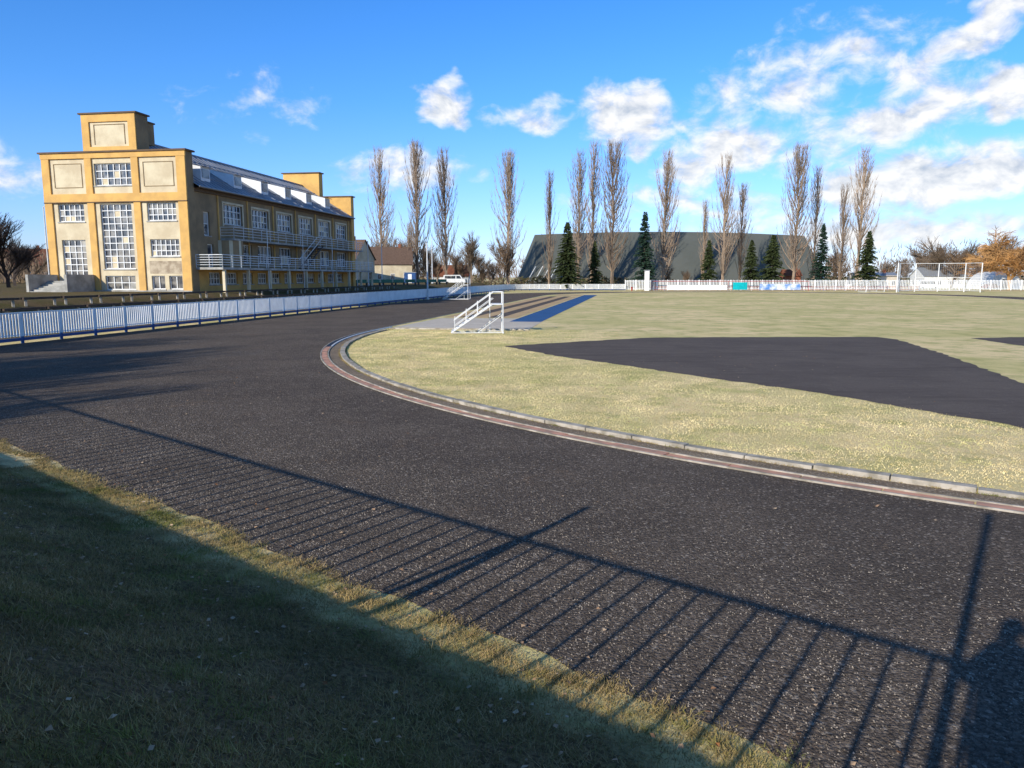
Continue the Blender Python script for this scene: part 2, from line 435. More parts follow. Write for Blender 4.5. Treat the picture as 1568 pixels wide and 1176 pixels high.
# ------------------------------------------------------------------ white trackside fence
b=MB()
def fp(s): p=F0+D*s; return float(p[0]),float(p[1])
path=[fp(s) for s in np.arange(-16,137,2.5)]
p_end=np.array(path[-1]); 
ctrl=[p_end, p_end+D*14+E*1, np.array([14.,176.]), np.array([27.,177.])]
for i in range(1,13):
    t=i/12; q=(1-t)**3*ctrl[0]+3*(1-t)**2*t*ctrl[1]+3*(1-t)*t*t*ctrl[2]+t**3*ctrl[3]; path.append((float(q[0]),float(q[1])))
for i in range(len(path)-1):
    a=Vector((*path[i],0)); c=Vector((*path[i+1],0)); d=c-a; L=d.length
    def at(t,z): 
        q=a+d*t; return (q.x,q.y,z)
    b.beam(at(0,1.48),at(1,1.48),.04,'whitef',4); b.beam(at(0,.42),at(1,.42),.03,'whitef',4)
    b.beam(at(0,.20),at(1,.20),.10,'blue',4)
    b.beam(at(0,0),at(0,1.5),.05,'whitef',4)
    b.beam(at(0,0),at(0,.34),.09,'blue',4)
    k=max(3,int(L/.17))
    for j in range(k):
        q=a+d*((j+.5)/k); top=1.44+random.uniform(-.012,.012)
        b.beam((q.x,q.y,.34),(q.x,q.y,top),.055,'whitef',4)
b.build('white_picket_fence')

# ------------------------------------------------------------------ terrace benches on left bank
for row,(q0,s0,s1) in enumerate(((4.0,-14,70),(5.6,-14,75))):
    s=s0
    b=MB()
    def bp(s,q): p=F0+D*s-E*q; return float(p[0]),float(p[1])
    while s<s1:
        x0,y0=bp(s,q0);x1,y1=bp(s+2.8,q0);g=H1(x0,y0)
        for o in (-.12,.12):
            a=bp(s,q0+o);c=bp(s+2.8,q0+o); b.beam((a[0],a[1],g+.45),(c[0],c[1],g+.45),.09,'wood',4)
        for t in (.3,2.5):
            a=bp(s+t,q0); b.beam((a[0],a[1],g-.2),(a[0],a[1],g+.42),.09,'kerb',4)
        s+=3.1
    b.build('bench_row')

# ------------------------------------------------------------------ grandstand building
A=np.array([-28.2,66.]); G=1.9
rotb=math.atan2(E[1],E[0])
BL=empty('stadium_hall_building',(A[0],A[1],0),rotb)
fF=lambda u,v,w:(u,w,v)
def fS(x0): return lambda u,v,w:(x0-w,u,v)
def wallholes(b,u0,u1,v0,v1,holes,key,depth=.25,glass='glass',frame='white',reveal=None):
    us=sorted({u0,u1,*[h[0] for h in holes],*[h[1] for h in holes]}); vs=sorted({v0,v1,*[h[2] for h in holes],*[h[3] for h in holes]})
    for i in range(len(us)-1):
        for j in range(len(vs)-1):
            cu=(us[i]+us[i+1])/2; cv=(vs[j]+vs[j+1])/2
            if any(h[0]<cu<h[1] and h[2]<cv<h[3] for h in holes): continue
            b.quad([(us[i],vs[j],0),(us[i+1],vs[j],0),(us[i+1],vs[j+1],0),(us[i],vs[j+1],0)],key)
    rv=reveal or key
    for h in holes:
        a,c,e,f=h[:4]; nc,nr=h[4],h[5]
        b.quad([(a,e,0),(c,e,0),(c,e,depth),(a,e,depth)],rv); b.quad([(a,f,0),(c,f,0),(c,f,depth),(a,f,depth)],rv)
        b.quad([(a,e,0),(a,f,0),(a,f,depth),(a,e,depth)],rv); b.quad([(c,e,0),(c,f,0),(c,f,depth),(c,e,depth)],rv)
        b.quad([(a,e,depth),(c,e,depth),(c,f,depth),(a,f,depth)],glass)
        t=.035
        for i in range(nc+1):
            u=a+(c-a)*i/nc; u=min(max(u,a+t),c-t); tt=t*1.3 if i in (0,nc) else t
            b.box(u-tt,u+tt,e,f,depth-.09,depth-.02,frame)
        for i in range(nr+1):
            v=e+(f-e)*i/nr; v=min(max(v,e+t),f-t); tt=t*1.3 if i in (0,nr) else t
            b.box(a,c,v-tt,v+tt,depth-.085,depth-.015,frame)
        rr_=random.Random(int((a+50)*97+e*13))
        for i in range(nc):
            for j in range(nr):
                if rr_.random()<.16:
                    b.box(a+(c-a)*i/nc+.04,a+(c-a)*(i+1)/nc-.04,e+(f-e)*j/nr+.04,e+(f-e)*(j+1)/nr-.04,depth-.03,depth-.022,'cream' if rr_.random()<.5 else 'conc')
        b.box(a-.1,c+.1,e-.1,e-.003,-.08,.02,'conc')
b=MB(fF)
holes=[(-8.9,-5.3,11.2,13.1,6,3),
       (-12.8,-10.2,8.1,9.65,5,3),(-4.0,-1.2,8.1,9.65,6,3),
       (-8.6,-5.5,3.9,9.6,5,10),
       (-12.7,-10.3,3.2,6.5,4,6),(-3.9,-1.1,5.0,6.5,6,3),
       (-8.6,-5.6,2.05,3.3,4,2),(-4.0,-2.7,2.1,3.3,2,1),(-2.3,-1.0,2.1,3.3,2,1)]
wallholes(b,-14,0,G-.5,14,holes,'cream')
P0=-.16
for u0,u1 in ((-14,-13.25),(-9.7,-9.05),(-5.15,-4.5),(-.85,0)):
    b.box(u0,u1,G-.5,9.8,P0,-.003,'yellow'); b.box(u0,u1,10.5,13.55,P0,-.003,'yellow')
b.box(-14,0,9.8,10.5,P0-.02,-.003,'yellow')
b.box(-14.05,.05,13.55,14.0,P0-.03,-.003,'yellow')
b.box(-14.2,.2,14.0,14.14,P0-.15,1.15,'brown')
b.box(-14.02,.02,9.72,9.798,P0-.06,-.003,'brown')
for u0,u1 in ((-12.9,-10.1),(-4.1,-1.2)):
    for bx in ((u0,u1,11.05,11.1),(u0,u1,13.1,13.15)): b.box(bx[0],bx[1],bx[2],bx[3],-.05,-.003,'tan')
    b.box(u0,u0+.05,11.1,13.1,-.05,-.003,'tan'); b.box(u1-.05,u1,11.1,13.1,-.05,-.003,'tan')
b.box(-4.1,-1.0,3.5,4.6,-.02,-.003,'stain'); b.box(-13.2,-9.75,G-.4,2.4,-.03,-.003,'stain')
b.box(-14,0,G-.5,G+.1,P0-.05,P0-.003,'conc')
def tower(b,y0,y1,key='yellow'):
    b.box(-9.7,-4.5,14.145,17.25,y0,y1,'cream')
    w0,w1=y0-.14,y0-.003
    b.box(-9.7,-9.0,14.145,17.25,w0,w1,'yellow'); b.box(-5.2,-4.5,14.145,17.25,w0,w1,'yellow')
    b.box(-9.0,-5.2,16.6,17.25,w0,w1,'yellow'); b.box(-9.0,-5.2,14.145,14.5,w0,w1,'yellow')
    b.box(-8.6,-5.6,16.35,16.4,y0-.05,y0-.003,'tan'); b.box(-8.6,-8.55,14.7,16.35,y0-.05,y0-.003,'tan'); b.box(-5.65,-5.6,14.7,16.35,y0-.05,y0-.003,'tan')
    b.box(-9.9,-4.3,17.25,17.38,y0-.26,y1+.12,'brown')
    b.box(-4.5,-4.47,14.145,17.25,y0,y1,'tan')
tower(b,.003,1.6)
b.quad([(0,G-.5,0),(0,G-.5,1.),(0,14,1.),(0,14,0)],'tan'); b.quad([(-14,G-.5,0),(-14,G-.5,1.),(-14,14,1.),(-14,14,0)],'tan')
b.quad([(-14,10,1.),(0,10,1.),(0,14,1.),(-14,14,1.)],'tan')
b.box(-6.0,-5.0,15.0,16.9,2.3,3.2,'tan'); b.box(-6.1,-4.9,16.9,17.02,2.2,3.3,'brown')
b.build('front_facade',BL)
b=MB(fF)
b.box(-14,0,G-.5,14,38.,39.,'yellow'); b.box(-14.2,.2,14.0,14.14,37.85,39.15,'brown'); 
b.box(-9.7,-4.5,14.145,17.25,38.,39.2,'yellow'); b.box(-9.9,-4.3,17.25,17.38,37.8,39.3,'brown')
b.build('rear_gable',BL)
SX=-.25
b=MB(fS(SX))
h=[]
for c in (7.7,13.1,18.5,23.9,29.3,34.7): h.append((c-1.75,c+1.75,8.2,10.1,5,3))
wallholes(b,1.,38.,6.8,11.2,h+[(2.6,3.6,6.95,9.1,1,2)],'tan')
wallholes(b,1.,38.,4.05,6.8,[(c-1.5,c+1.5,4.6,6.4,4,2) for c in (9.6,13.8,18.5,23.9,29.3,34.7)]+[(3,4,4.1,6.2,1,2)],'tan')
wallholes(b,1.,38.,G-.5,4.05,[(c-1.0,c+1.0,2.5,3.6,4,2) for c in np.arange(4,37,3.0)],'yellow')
for c in (7.7,13.1,18.5,23.9,29.3,34.7):
    for bx in ((c-1.95,c-1.75),(c+1.75,c+1.95)): b.box(bx[0],bx[1],8.0,10.3,-.07,-.003,'cream')
    b.box(c-1.75,c+1.75,10.1,10.3,-.07,-.003,'cream')
b.box(1,38,10.75,11.15,-.2,-.003,'brown')
for u in (5.0,10.4,15.8,21.2,26.6,32.0,37.2): b.box(u-.07,u+.07,4.1,10.75,-.12,-.01,'yellow')
b.build('side_wall',BL)
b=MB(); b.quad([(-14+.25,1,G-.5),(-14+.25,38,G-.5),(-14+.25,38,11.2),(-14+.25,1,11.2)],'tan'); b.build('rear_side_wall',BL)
b=MB()
b.box(SX+.003,2.6,.6,39,3.85,4.05,'conc'); b.box(SX+.003,1.2,5.2,39,6.62,6.8,'conc')
for y in np.arange(1.0,39,4.2): b.box(2.25,2.5,y,y+.25,G-.5,3.85,'cream')
b.build('terraces',BL)
b=MB()
def railing(pts,z0,z1,n,r=.028,step=1.6,key='pole'):
    for (a,c) in zip(pts[:-1],pts[1:]):
        L=math.dist(a,c); k=max(1,round(L/step))
        for i in range(k+1):
            t=i/k; b.beam((a[0]+(c[0]-a[0])*t,a[1]+(c[1]-a[1])*t,z0),(a[0]+(c[0]-a[0])*t,a[1]+(c[1]-a[1])*t,z1),r,key,4)
        for i in range(n):
            z=z1-(z1-z0)*i/n; b.beam((a[0],a[1],z),(c[0],c[1],z),r*(1.3 if i==0 else .9),key,4)
railing([(0,.65),(2.55,.65),(2.55,39)],4.05,5.15,5,.036)
railing([(-.2,5.25),(1.15,5.25),(1.15,39)],6.8,7.85,4,.032,1.8)
for s in (.3,1.0):
    b.beam((1.3+s,18.,4.1),(1.3+s,23.,6.75),.08,'dark',4); b.beam((1.3+s,18.,5.1),(1.3+s,23.,7.8),.04,'pole',4)
for i in range(14):
    t=i/13; b.box(1.55,2.35,18+5*t-.15,18+5*t+.15,4.1+2.65*t-.03,4.1+2.65*t+.02,'dark')
for y in (9,17,25,33): b.beam((2.55,y,2.),(2.55,y,8.0),.04,'pole',6)
b.build('balcony_railings',BL)
b=MB()
K=14
for i in range(K):
    a0=-math.pi/2+math.pi*i/K;a1=-math.pi/2+math.pi*(i+1)/K
    p=(SX+1.5*math.cos(a0),6.3+1.5*math.sin(a0));q=(SX+1.5*math.cos(a1),6.3+1.5*math.sin(a1))
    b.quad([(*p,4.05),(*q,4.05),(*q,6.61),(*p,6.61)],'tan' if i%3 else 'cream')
b.build('round_bay',BL)
b=MB()
sl=.601
zr=lambda x:11.15+(.45-x)*sl if x>-7 else 11.15+(x+14.45)*sl
for a,c in (((.45),(-7)),((-14.45),(-7))):
    b.quad([(a,1.,zr(a)),(a,38,zr(a)),(c,38,zr(-7)),(c,1.,zr(-7))],'roofm')
b.quad([(.45,1,11.0),(.45,38,11.0),(.45,38,11.15),(.45,1,11.15)],'brown'); b.quad([(.45,1,11.0),(.45,38,11.0),(SX,38,11.0),(SX,1,11.0)],'brown')
b.beam((.52,1,11.12),(.52,38,11.12),.08,'steel',6)
for y in np.arange(1.6,38,.9):
    b.beam((.45,y,zr(.45)+.02),(-7,y,zr(-7)+.02),.03,'roofs',4)
for x in (-1.6,-3.4,-5.2): b.beam((x,1,zr(x)+.03),(x,38,zr(x)+.03),.03,'roofs',4)
b.beam((-7,1,zr(-7)+.03),(-7,38,zr(-7)+.03),.1,'steel',6)
b.build('roof',BL)
b=MB()
for s in (4.4,10.1,15.6,21.1,26.6,32.2):
    x0=-.9; z0=zr(x0); zt=z0+1.25; hw=.75
    xb=-4.3; zb=zr(xb)+.03
    b.quad([(x0,s-hw,z0),(x0,s+hw,z0),(x0,s+hw,zt),(x0,s-hw,zt)],'roofw')
    b.box(x0+.003,x0+.05,s-hw+.18,s+hw-.18,z0+.28,zt-.18,'glass')
    for yy in (s-hw,s+hw): b.quad([(x0,yy,z0),(x0,yy,zt),(xb,yy,zb)],'roofw')
    for dz in (0,.07):
        b.quad([(x0+.25,s-hw-.12,zt-.03+dz),(x0+.25,s+hw+.12,zt-.03+dz),(xb,s+hw+.12,zb+dz),(xb,s-hw-.12,zb+dz)],'roofw')
    b.quad([(x0+.25,s-hw-.12,zt-.03),(x0+.25,s+hw+.12,zt-.03),(x0+.25,s+hw+.12,zt+.04),(x0+.25,s-hw-.12,zt+.04)],'brown')
b.build('dormers',BL)
b=MB()
for i in range(7): b.box(-13.2,-9.8,-3.6+i*.35,-.25,G-.1+i*.15,G+.05+i*.15,'conc')
b.box(-13.5,-13.25,-3.6,-.25,G-.2,G+1.5,'conc'); b.box(-9.75,-9.5,-3.6,-.25,G-.2,G+1.5,'conc')
b.build('entrance_steps',BL)

# ------------------------------------------------------------------ judges' stair stand
def stand(loc,rot=0,sc=1.):
    b=MB(); k_=.78
    def bm(p,q,r): b.beam(p,q,r*k_,'white',6)
    for y in (0,1.3):
        bm((0,y,.05),(3.0,y,.05),.035); bm((2.95,y,0),(2.95,y,2.35),.04)
        if y: bm((2.25,y,0),(2.25,y,2.35),.03)
        bm((0,y,.05),(2.35,y,1.65),.045); bm((.15,y,.75),(2.4,y,2.35),.032); bm((2.4,y,2.35),(2.95,y,2.35),.032)
        bm((2.35,y,1.65),(2.95,y,1.65),.04)
        for t in (.08,.36,.64,.94): bm((t*2.35,y,.05+1.6*t),(t*2.35+.02,y,.8+1.6*t),.026)
        bm((.2,y,.42),(2.4,y,2.0),.022)
        bm((1.5,y,.05),(2.95,y,1.1),.025)
    for i in range(8):
        t=(i+.5)/8; b.box(t*2.35-.12,t*2.35+.12,0.03,1.27,.05+1.6*t-.012,.05+1.6*t+.016,'white')
    b.box(2.35,2.95,.03,1.27,1.65,1.69,'white')
    for p in ((2.95,2.35),(2.95,.9),(0,.05),(2.95,.05),(2.95,1.65)): bm((p[0],0,p[1]),(p[0],1.3,p[1]),.03)
    o=b.build('judges_stair_stand',loc=loc,rot=rot); o.scale=(sc,)*3
    return o
stand((-3.45,42.0,0.0),R(4))
stand((-9.9,106,0),R(-8),1.25)

# ------------------------------------------------------------------ poles
def pole(name,x,y,h,r=.06,key='pole',lamp=False,flag=False):
    b=MB(); b.beam((0,0,-.1),(0,0,h),r,key,8,r*.6); b.beam((0,0,-.1),(0,0,.25),r*1.7,key,8)
    if lamp:
        b.beam((0,0,h),(1.1,0,h+.2),r*.5,key,6); b.box(.8,1.5,-.13,.13,h+.16,h+.28,'steel')
    else: b.beam((0,0,h),(0,0,h+.08),r*1.1,'dark',8)
    return b.build(name,loc=(x,y,H1(x,y)))
pole('flag_pole',-12.0,106,8.0,.13)
pole('street_lamp',-52,84,9,.09,lamp=True)
pole('flag_pole',-21.5,112,6.5,.08); pole('flag_pole',-20.5,118,6.5,.08)
pole('street_lamp',-16,150,9,.11,lamp=True); pole('street_lamp',-70,120,9,.1,lamp=True)

# ------------------------------------------------------------------ ice rink hall
b=MB()
NX=44; L0,L1=0.6,88.
def ridge(x): return 15.3+1.3*max(0.,math.sin(math.pi*(x-L0)/(L1-L0)))**.8
yf0,yr,yb=209.,226.,243.
xsH=[6.8+(L1-6.8)*i/NX for i in range(NX+1)]
for i_,(a,c) in enumerate(zip(xsH[:-1],xsH[1:])):
    za,zc=ridge(a),ridge(c)
    for t0,t1 in ((0,.33),(.33,.66),(.66,1)):
        P_=lambda x,z,t:(x,yf0+(yr-yf0)*t,1.2+(z-1.2)*(t**.92))
        b.quad([P_(a,za,t0),P_(c,zc,t0),P_(c,zc,t1),P_(a,za,t1)],'hall')
        Q_=lambda x,z,t:(x,yb+(yr-yb)*t,1.2+(z-1.2)*(t**.92))
        b.quad([Q_(a,za,t0),Q_(c,zc,t0),Q_(c,zc,t1),Q_(a,za,t1)],'hall')
    b.quad([(a,yf0+.15,0),(c,yf0+.15,0),(c,yf0+.15,1.2),(a,yf0+.15,1.2)],'conc')
z0=ridge(xsH[0])
b.quad([(L0,yf0+4,0),(xsH[0],yf0,1.2),(xsH[0],yr,z0)],'hall'); b.quad([(L0,yb-4,0),(xsH[0],yb,1.2),(xsH[0],yr,z0)],'hall'); b.quad([(L0,yf0+4,0),(L0,yb-4,0),(xsH[0],yr,z0)],'hall')
b.quad([(L0,yf0+4,0),(xsH[0],yf0,0),(xsH[0],yf0,1.2)],'conc')
zz=ridge(L1); b.quad([(L1,yf0,0),(L1,yb,0),(L1,yb,1.2),(L1,yr,zz),(L1,yf0,1.2)],'paveL')
b.beam((L1,yf0,1.2),(L1,yr,zz),.3,'white',4)
for x in (3.2,5.2,7.2,9.2): b.beam((x,207.6,0),(x+3.6,212.6,6.2),.13,'white',4)
b.beam((3,207.6,.3),(9.4,207.6,.3),.1,'white',4)
b.build('ice_rink_hall')

def fence_run(name,pts,h,key='whitef',gap=.32,w=.2,post=2.5,z0=.12,rail=None):
    b=MB()
    for (a,c) in zip(pts[:-1],pts[1:]):
        a=Vector((*a,0));c=Vector((*c,0));d=c-a;L=d.length;k=max(1,int(L/gap));wv=d.normalized()*w/2
        for j in range(k):
            q=a+d*((j+.5)/k); hh=h+random.uniform(-.04,.04)
            b.quad([tuple(q-wv+Vector((0,0,z0))),tuple(q+wv+Vector((0,0,z0))),tuple(q+wv+Vector((0,0,hh))),tuple(q-wv+Vector((0,0,hh)))],key)
        for z in (h-.25,z0+.25): b.beam((a.x,a.y-.06,z),(c.x,c.y-.06,z),.06,rail or key,4)
        k=max(1,int(L/post))
        for j in range(k+1):
            q=a+d*(j/k); b.beam((q.x,q.y-.05,0),(q.x,q.y-.05,h+.08),.08,key,4)
    return b.build(name)
fence_run('boundary_fence',[(27,178),(75,178.5),(150,180)],2.45,gap=.36,w=.17)
fence_run('low_railing',[(33,173.5),(70,173.5),(95,174)],1.15,'steel',1.2,.05,2.4,.1,'red')
b=MB(); b.beam((28.,174,0),(28.,174,0.9),.16,'red',4)
b.beam((33,176,2.2),(70,176,2.2),.09,'red',4); b.beam((33,176.0,.0),(33,176.0,2.2),.06,'red',4); b.beam((70,176,.0),(70,176,2.2),.06,'red',4); b.beam((51,176,.0),(51,176,2.2),.06,'red',4)
b.build('red_rail')
b=MB(); b.box(31.0,32.0,174.0,175,0,4.6,'white'); b.box(30.85,32.15,173.85,175.15,4.6,4.8,'steel'); b.build('gate_pillar')
b=MB(); b.box(51.3,54.6,173.2,173.28,.25,1.95,'teal'); b.box(51.3,51.4,173.28,173.4,0,2,'steel'); b.box(54.5,54.6,173.28,173.4,0,2,'steel'); b.build('banner')
b=MB(); b.box(57.5,67,173.2,173.28,.25,1.6,'banner'); b.box(57.5,57.6,173.28,173.4,0,1.6,'steel'); b.box(66.9,67,173.28,173.4,0,1.6,'steel'); b.build('banner')
b=MB(); b.box(36,50,173.2,173.28,.2,1.3,'whitef'); b.box(36,36.1,173.28,173.4,0,1.3,'steel'); b.box(49.9,50,173.28,173.4,0,1.3,'steel'); b.build('white_board')
b=MB(); q=[(30,170.2),(130,171),(130,174.8),(30,172.8)]; b.quad([(p[0],p[1],.012) for p in q],'orange'); b.build('red_cinder_strip')
b=MB()
pp=[(80.5,156),(83,160),(88,163),(93,163),(97,160),(98,156)]
for i,p in enumerate(pp): b.beam((*p,0),(*p,6.1),.11,'white',6)
for a,c in zip(pp[:-1],pp[1:]):
    for z in (6.1,3.1,.3): b.beam((*a,z),(*c,z),.06,'white',4)
    for k in range(1,12):
        t=k/12; q=(a[0]+(c[0]-a[0])*t,a[1]+(c[1]-a[1])*t); b.beam((*q,.3),(*q,6.1),.012,'steel',3)
    for k in range(1,15): b.beam((*a,.3+k*.38),(*c,.3+k*.38),.012,'steel',3)
b.build('throwing_cage')
def goal(x,y,w=7.3,h=2.44,rot=0):
    b=MB()
    for s in (-w/2,w/2):
        b.beam((s,0,0),(s,0,h),.07,'white',8); b.beam((s,0,h),(s,1.2,h-.1),.03,'white',6); b.beam((s,1.2,h-.1),(s,2.2,0),.03,'white',6); b.beam((s,0,.03),(s,2.2,.03),.03,'white',6)
    b.beam((-w/2,0,h),(w/2,0,h),.07,'white',8); b.beam((-w/2,2.2,.03),(w/2,2.2,.03),.03,'white',6)
    for k in range(24): 
        t=-w/2+w*k/23; b.beam((t,1.2,h-.1),(t,2.2,0),.01,'white',3)
    for k in range(8):
        t=k/7; b.beam((-w/2,1.2+t,(h-.1)*(1-t)),(w/2,1.2+t,(h-.1)*(1-t)),.01,'white',3)
    b.build('football_goal',loc=(x,y,0),rot=rot)
goal(77,158,5,2.4,R(20))

# houses
def house(name,x,y,rot,w,d,h,rh,wall,roof,z=None):
    b=MB(); g=H1(x,y) if z is None else z
    b.box(-w/2,w/2,-d/2,d/2,-1,h,wall)
    for s in (-1,1): b.quad([(-w/2-.3,s*(d/2+.4),h-.2),(w/2+.3,s*(d/2+.4),h-.2),(w/2+.3,0,h+rh),(-w/2-.3,0,h+rh)],roof)
    for s in (-1,1): b.quad([(s*w/2,-d/2,h),(s*w/2,d/2,h),(s*w/2,0,h+rh-.15)],wall)
    k=max(2,int(w/2.6)); nf=max(1,int(h/2.8))
    for f in range(nf):
        for i in range(k):
            u=-w/2+w*(i+.5)/k; z0=.9+f*2.8
            b.box(u-.5,u+.5,-d/2-.04,-d/2-.003,z0,z0+1.3,'white'); b.box(u-.42,u+.42,-d/2-.06,-d/2-.042,z0+.08,z0+1.22,'glass')
    for f in range(nf):
        for u in (-d/4,d/4):
            z0=.9+f*2.8
            for s in (-1,1):
                xx=sorted((s*(w/2+.003),s*(w/2+.05))); b.box(xx[0],xx[1],u-.45,u+.45,z0,z0+1.3,'glass')
    b.box(w/4,w/4+.6,-.3,.3,h+rh*.5,h+rh+.7,'brick')
    return b.build(name,loc=(x,y,g),rot=rot)
house('brick_hut',74.5,200,0,4.2,4,3.6,1.6,'brick','rooft')
house('house',-36,158,R(-15),11,9,5,4,'cream','roofb')
house('house',-30,178,R(10),12,9,4.5,4,'cream','roofb')
house('house',-108,165,R(30),12,9,4.0,3.5,'tan','rooft')
house('house',-126,172,R(-10),12,10,4,3,'tan','roofb')
house('house',-17,210,R(0),10,8,3.5,3,'white','rooft')
house('house',128,225,R(0),12,8,3.5,2.5,'white','steel')
house('shed',99,205,R(0),11,6,3.6,.8,'paveL','steel')
b=MB(); b.box(-59.6,-59.0,70,76,1.5,4.4,'conc'); b.box(-59.75,-58.85,69.85,76.15,4.4,4.55,'kerb'); b.build('gate_wall')
b=MB()
for i in range(10):
    t0=math.pi*i/10;t1=math.pi*(i+1)/10
    b.quad([(-4.5*math.cos(t0),-4,4.6*math.sin(t0)),(-4.5*math.cos(t1),-4,4.6*math.sin(t1)),(-4.5*math.cos(t1),6,4.6*math.sin(t1)),(-4.5*math.cos(t0),6,4.6*math.sin(t0))],'white')
b.quad([(-4.5*math.cos(math.pi*i/10),-4,4.6*math.sin(math.pi*i/10)) for i in range(11)],'white')
b.box(-1,1,-4.05,-4.01,0,2.6,'dark')
b.build('white_marquee',loc=(133,205,0))
b=MB(); b.box(-1.2,1.2,-1,1,0,2.2,'blue'); b.box(-1.3,1.3,-1.1,1.1,2.2,2.35,'steel'); b.box(-.4,.4,-1.05,-1.01,0,1.9,'white'); b.build('blue_kiosk',loc=(-22,162,H1(-22,162)))
b=MB()
for i in range(9): b.box(i*3,i*3+2.6,0,.35,.4,.47,'green'); b.box(i*3,i*3+2.6,.33,.38,.47,.9,'green'); b.box(i*3+.2,i*3+.3,0,.3,0,.4,'dark'); b.box(i*3+2.3,i*3+2.4,0,.3,0,.4,'dark')
b.build('green_bench_row',loc=(-24.5,108,H1(-24.5,108)),rot=R(60))

def car(name,x,y,rot,key,van=False):
    e=empty(name,(x,y,H1(x,y)),rot)
    b=MB()
    prof=[(-2.1,.35),(-2.15,.75),(-1.95,.95),(-1.5,1.0),(-1.05,1.42),(.6,1.45),(1.2,1.0),(1.95,.88),(2.15,.65),(2.15,.35)] if not van else [(-2.6,.4),(-2.65,1.2),(-2.6,2.1),(-2.3,2.25),(1.4,2.25),(2.0,1.35),(2.6,1.15),(2.7,.8),(2.7,.4)]
    n=len(prof)
    for s in (-.85,.85): b.quad([(p[0],s,p[1]) for p in prof],key)
    for i in range(n):
        p,q=prof[i],prof[(i+1)%n]; b.quad([(p[0],-.85,p[1]),(q[0],-.85,q[1]),(q[0],.85,q[1]),(p[0],.85,p[1])],key)
    b.build('body',e)
    b=MB()
    for s in (-.856,.856):
        if van: b.quad([(.5,s,1.35),(1.75,s,1.35),(1.3,s,2.05),(.5,s,2.05)],'glass'); b.quad([(-2.3,s,1.35),(.3,s,1.35),(.3,s,2.05),(-2.3,s,2.05)],'glass')
        else: b.quad([(-1.35,s,1.0),(-.98,s,1.36),(-.2,s,1.38),(-.2,s,1.0)],'glass'); b.quad([(-.1,s,1.0),(-.1,s,1.38),(.55,s,1.38),(1.05,s,1.0)],'glass')
    b.build('windows',e)
    b=MB()
    for wx in ((-1.3,1.35) if not van else (-1.7,1.8)):
        for s in (-.9,.7): b.beam((wx,s,.33),(wx,s+.2,.33),.33,'tyre',14); b.beam((wx,s-.01,.33),(wx,s+.21,.33),.18,'steel',10)
    b.build('wheels',e)
car('parked_car',88,192,0,'white'); car('parked_car',95,193,R(180),'steel'); car('parked_van',-14,182,R(0),'white',True)
car('parked_car',-30,134,R(20),'white'); car('parked_car',126,196,0,'red'); car('parked_van',108,194,0,'white',True)

# ------------------------------------------------------------------ trees
def seg_mesh(name,segs,mat,sides=3):
    S=np.array(segs,float)
    p0=S[:,0:3];p1=S[:,3:6];r0=S[:,6];r1=S[:,7]
    d=p1-p0; L=np.linalg.norm(d,axis=1,keepdims=True); d=d/np.maximum(L,1e-6)
    up=np.where(np.abs(d[:,2:3])>.9,np.array([[1.,0,0]]),np.array([[0,0,1.]]))
    a=np.cross(d,up); a/=np.maximum(np.linalg.norm(a,axis=1,keepdims=True),1e-6); c=np.cross(d,a)
    n=len(S); v=np.empty((n,2*sides,3))
    for i in range(sides):
        t=2*math.pi*i/sides; o=a*math.cos(t)+c*math.sin(t)
        v[:,i]=p0+o*r0[:,None]; v[:,sides+i]=p1+o*r1[:,None]
    base=np.arange(n)[:,None]*2*sides
    f=np.concatenate([base+np.array([[i,(i+1)%sides,sides+(i+1)%sides,sides+i]]) for i in range(sides)],0)
    return fastmesh(name,v.reshape(-1,3),f,[mat])
def poplar(seed,h=30.,rad=2.6,dens=150):
    r=random.Random(seed); segs=[]
    zs=np.linspace(0,h*.97,12); pts=[Vector((r.uniform(-.12,.12)*i**.5,r.uniform(-.12,.12)*i**.5,z)) for i,z in enumerate(zs)]
    tr=lambda z:.42*(1-z/h)**.8+.03
    for a,c in zip(pts[:-1],pts[1:]): segs.append((*a,*c,tr(a.z),tr(c.z)))
    nb_=18
    clump=[r.uniform(0,6.283) for _ in range(nb_)]
    for k in range(dens):
        z=h*(.07+.83*r.random()**.85); az=clump[r.randrange(nb_)]+r.uniform(-.5,.5)
        prof=rad*min(1,.45+z/h*2.0)*(1-max(0,(z/h-.30)/.75)**1.2)
        L=min(h*.26*r.uniform(.5,1.25),(h*1.0-z)*.95+1.); out=prof*r.uniform(.3,1.15)
        dx,dy=math.cos(az),math.sin(az); p=Vector((0,0,z)); rr=.055+.08*(1-z/h)*r.uniform(.6,1.2)
        K=5
        for i in range(1,K+1):
            t=i/K; o=out*(1-(1-t)**1.6)
            q=Vector((dx*o+r.uniform(-.15,.15),dy*o+r.uniform(-.15,.15),z+L*(t**1.1)))
            segs.append((*p,*q,rr*(1-.75*(i-1)/K),rr*(1-.75*i/K)))
            for m in range(3):
                a2=az+r.uniform(-1.8,1.8); l2=r.uniform(.6,1.9); o2=l2*r.uniform(.15,.6)
                q2=q+Vector((math.cos(a2)*o2,math.sin(a2)*o2,l2)); segs.append((*q,*q2,.030,.010))
            p=q
    return seg_mesh('poplar_mesh%d'%seed,segs,M['barkp'])
PM=[poplar(1,30,4.0,112),poplar(2,30,3.3,82),poplar(3,30,2.8,74),poplar(4,30,4.5,130),poplar(5,30,3.8,100),poplar(6,30,3.6,95)]
RAT=lambda y:((-162.2+.9897*(588-y))/(1120.3+.1433*(588-y)))
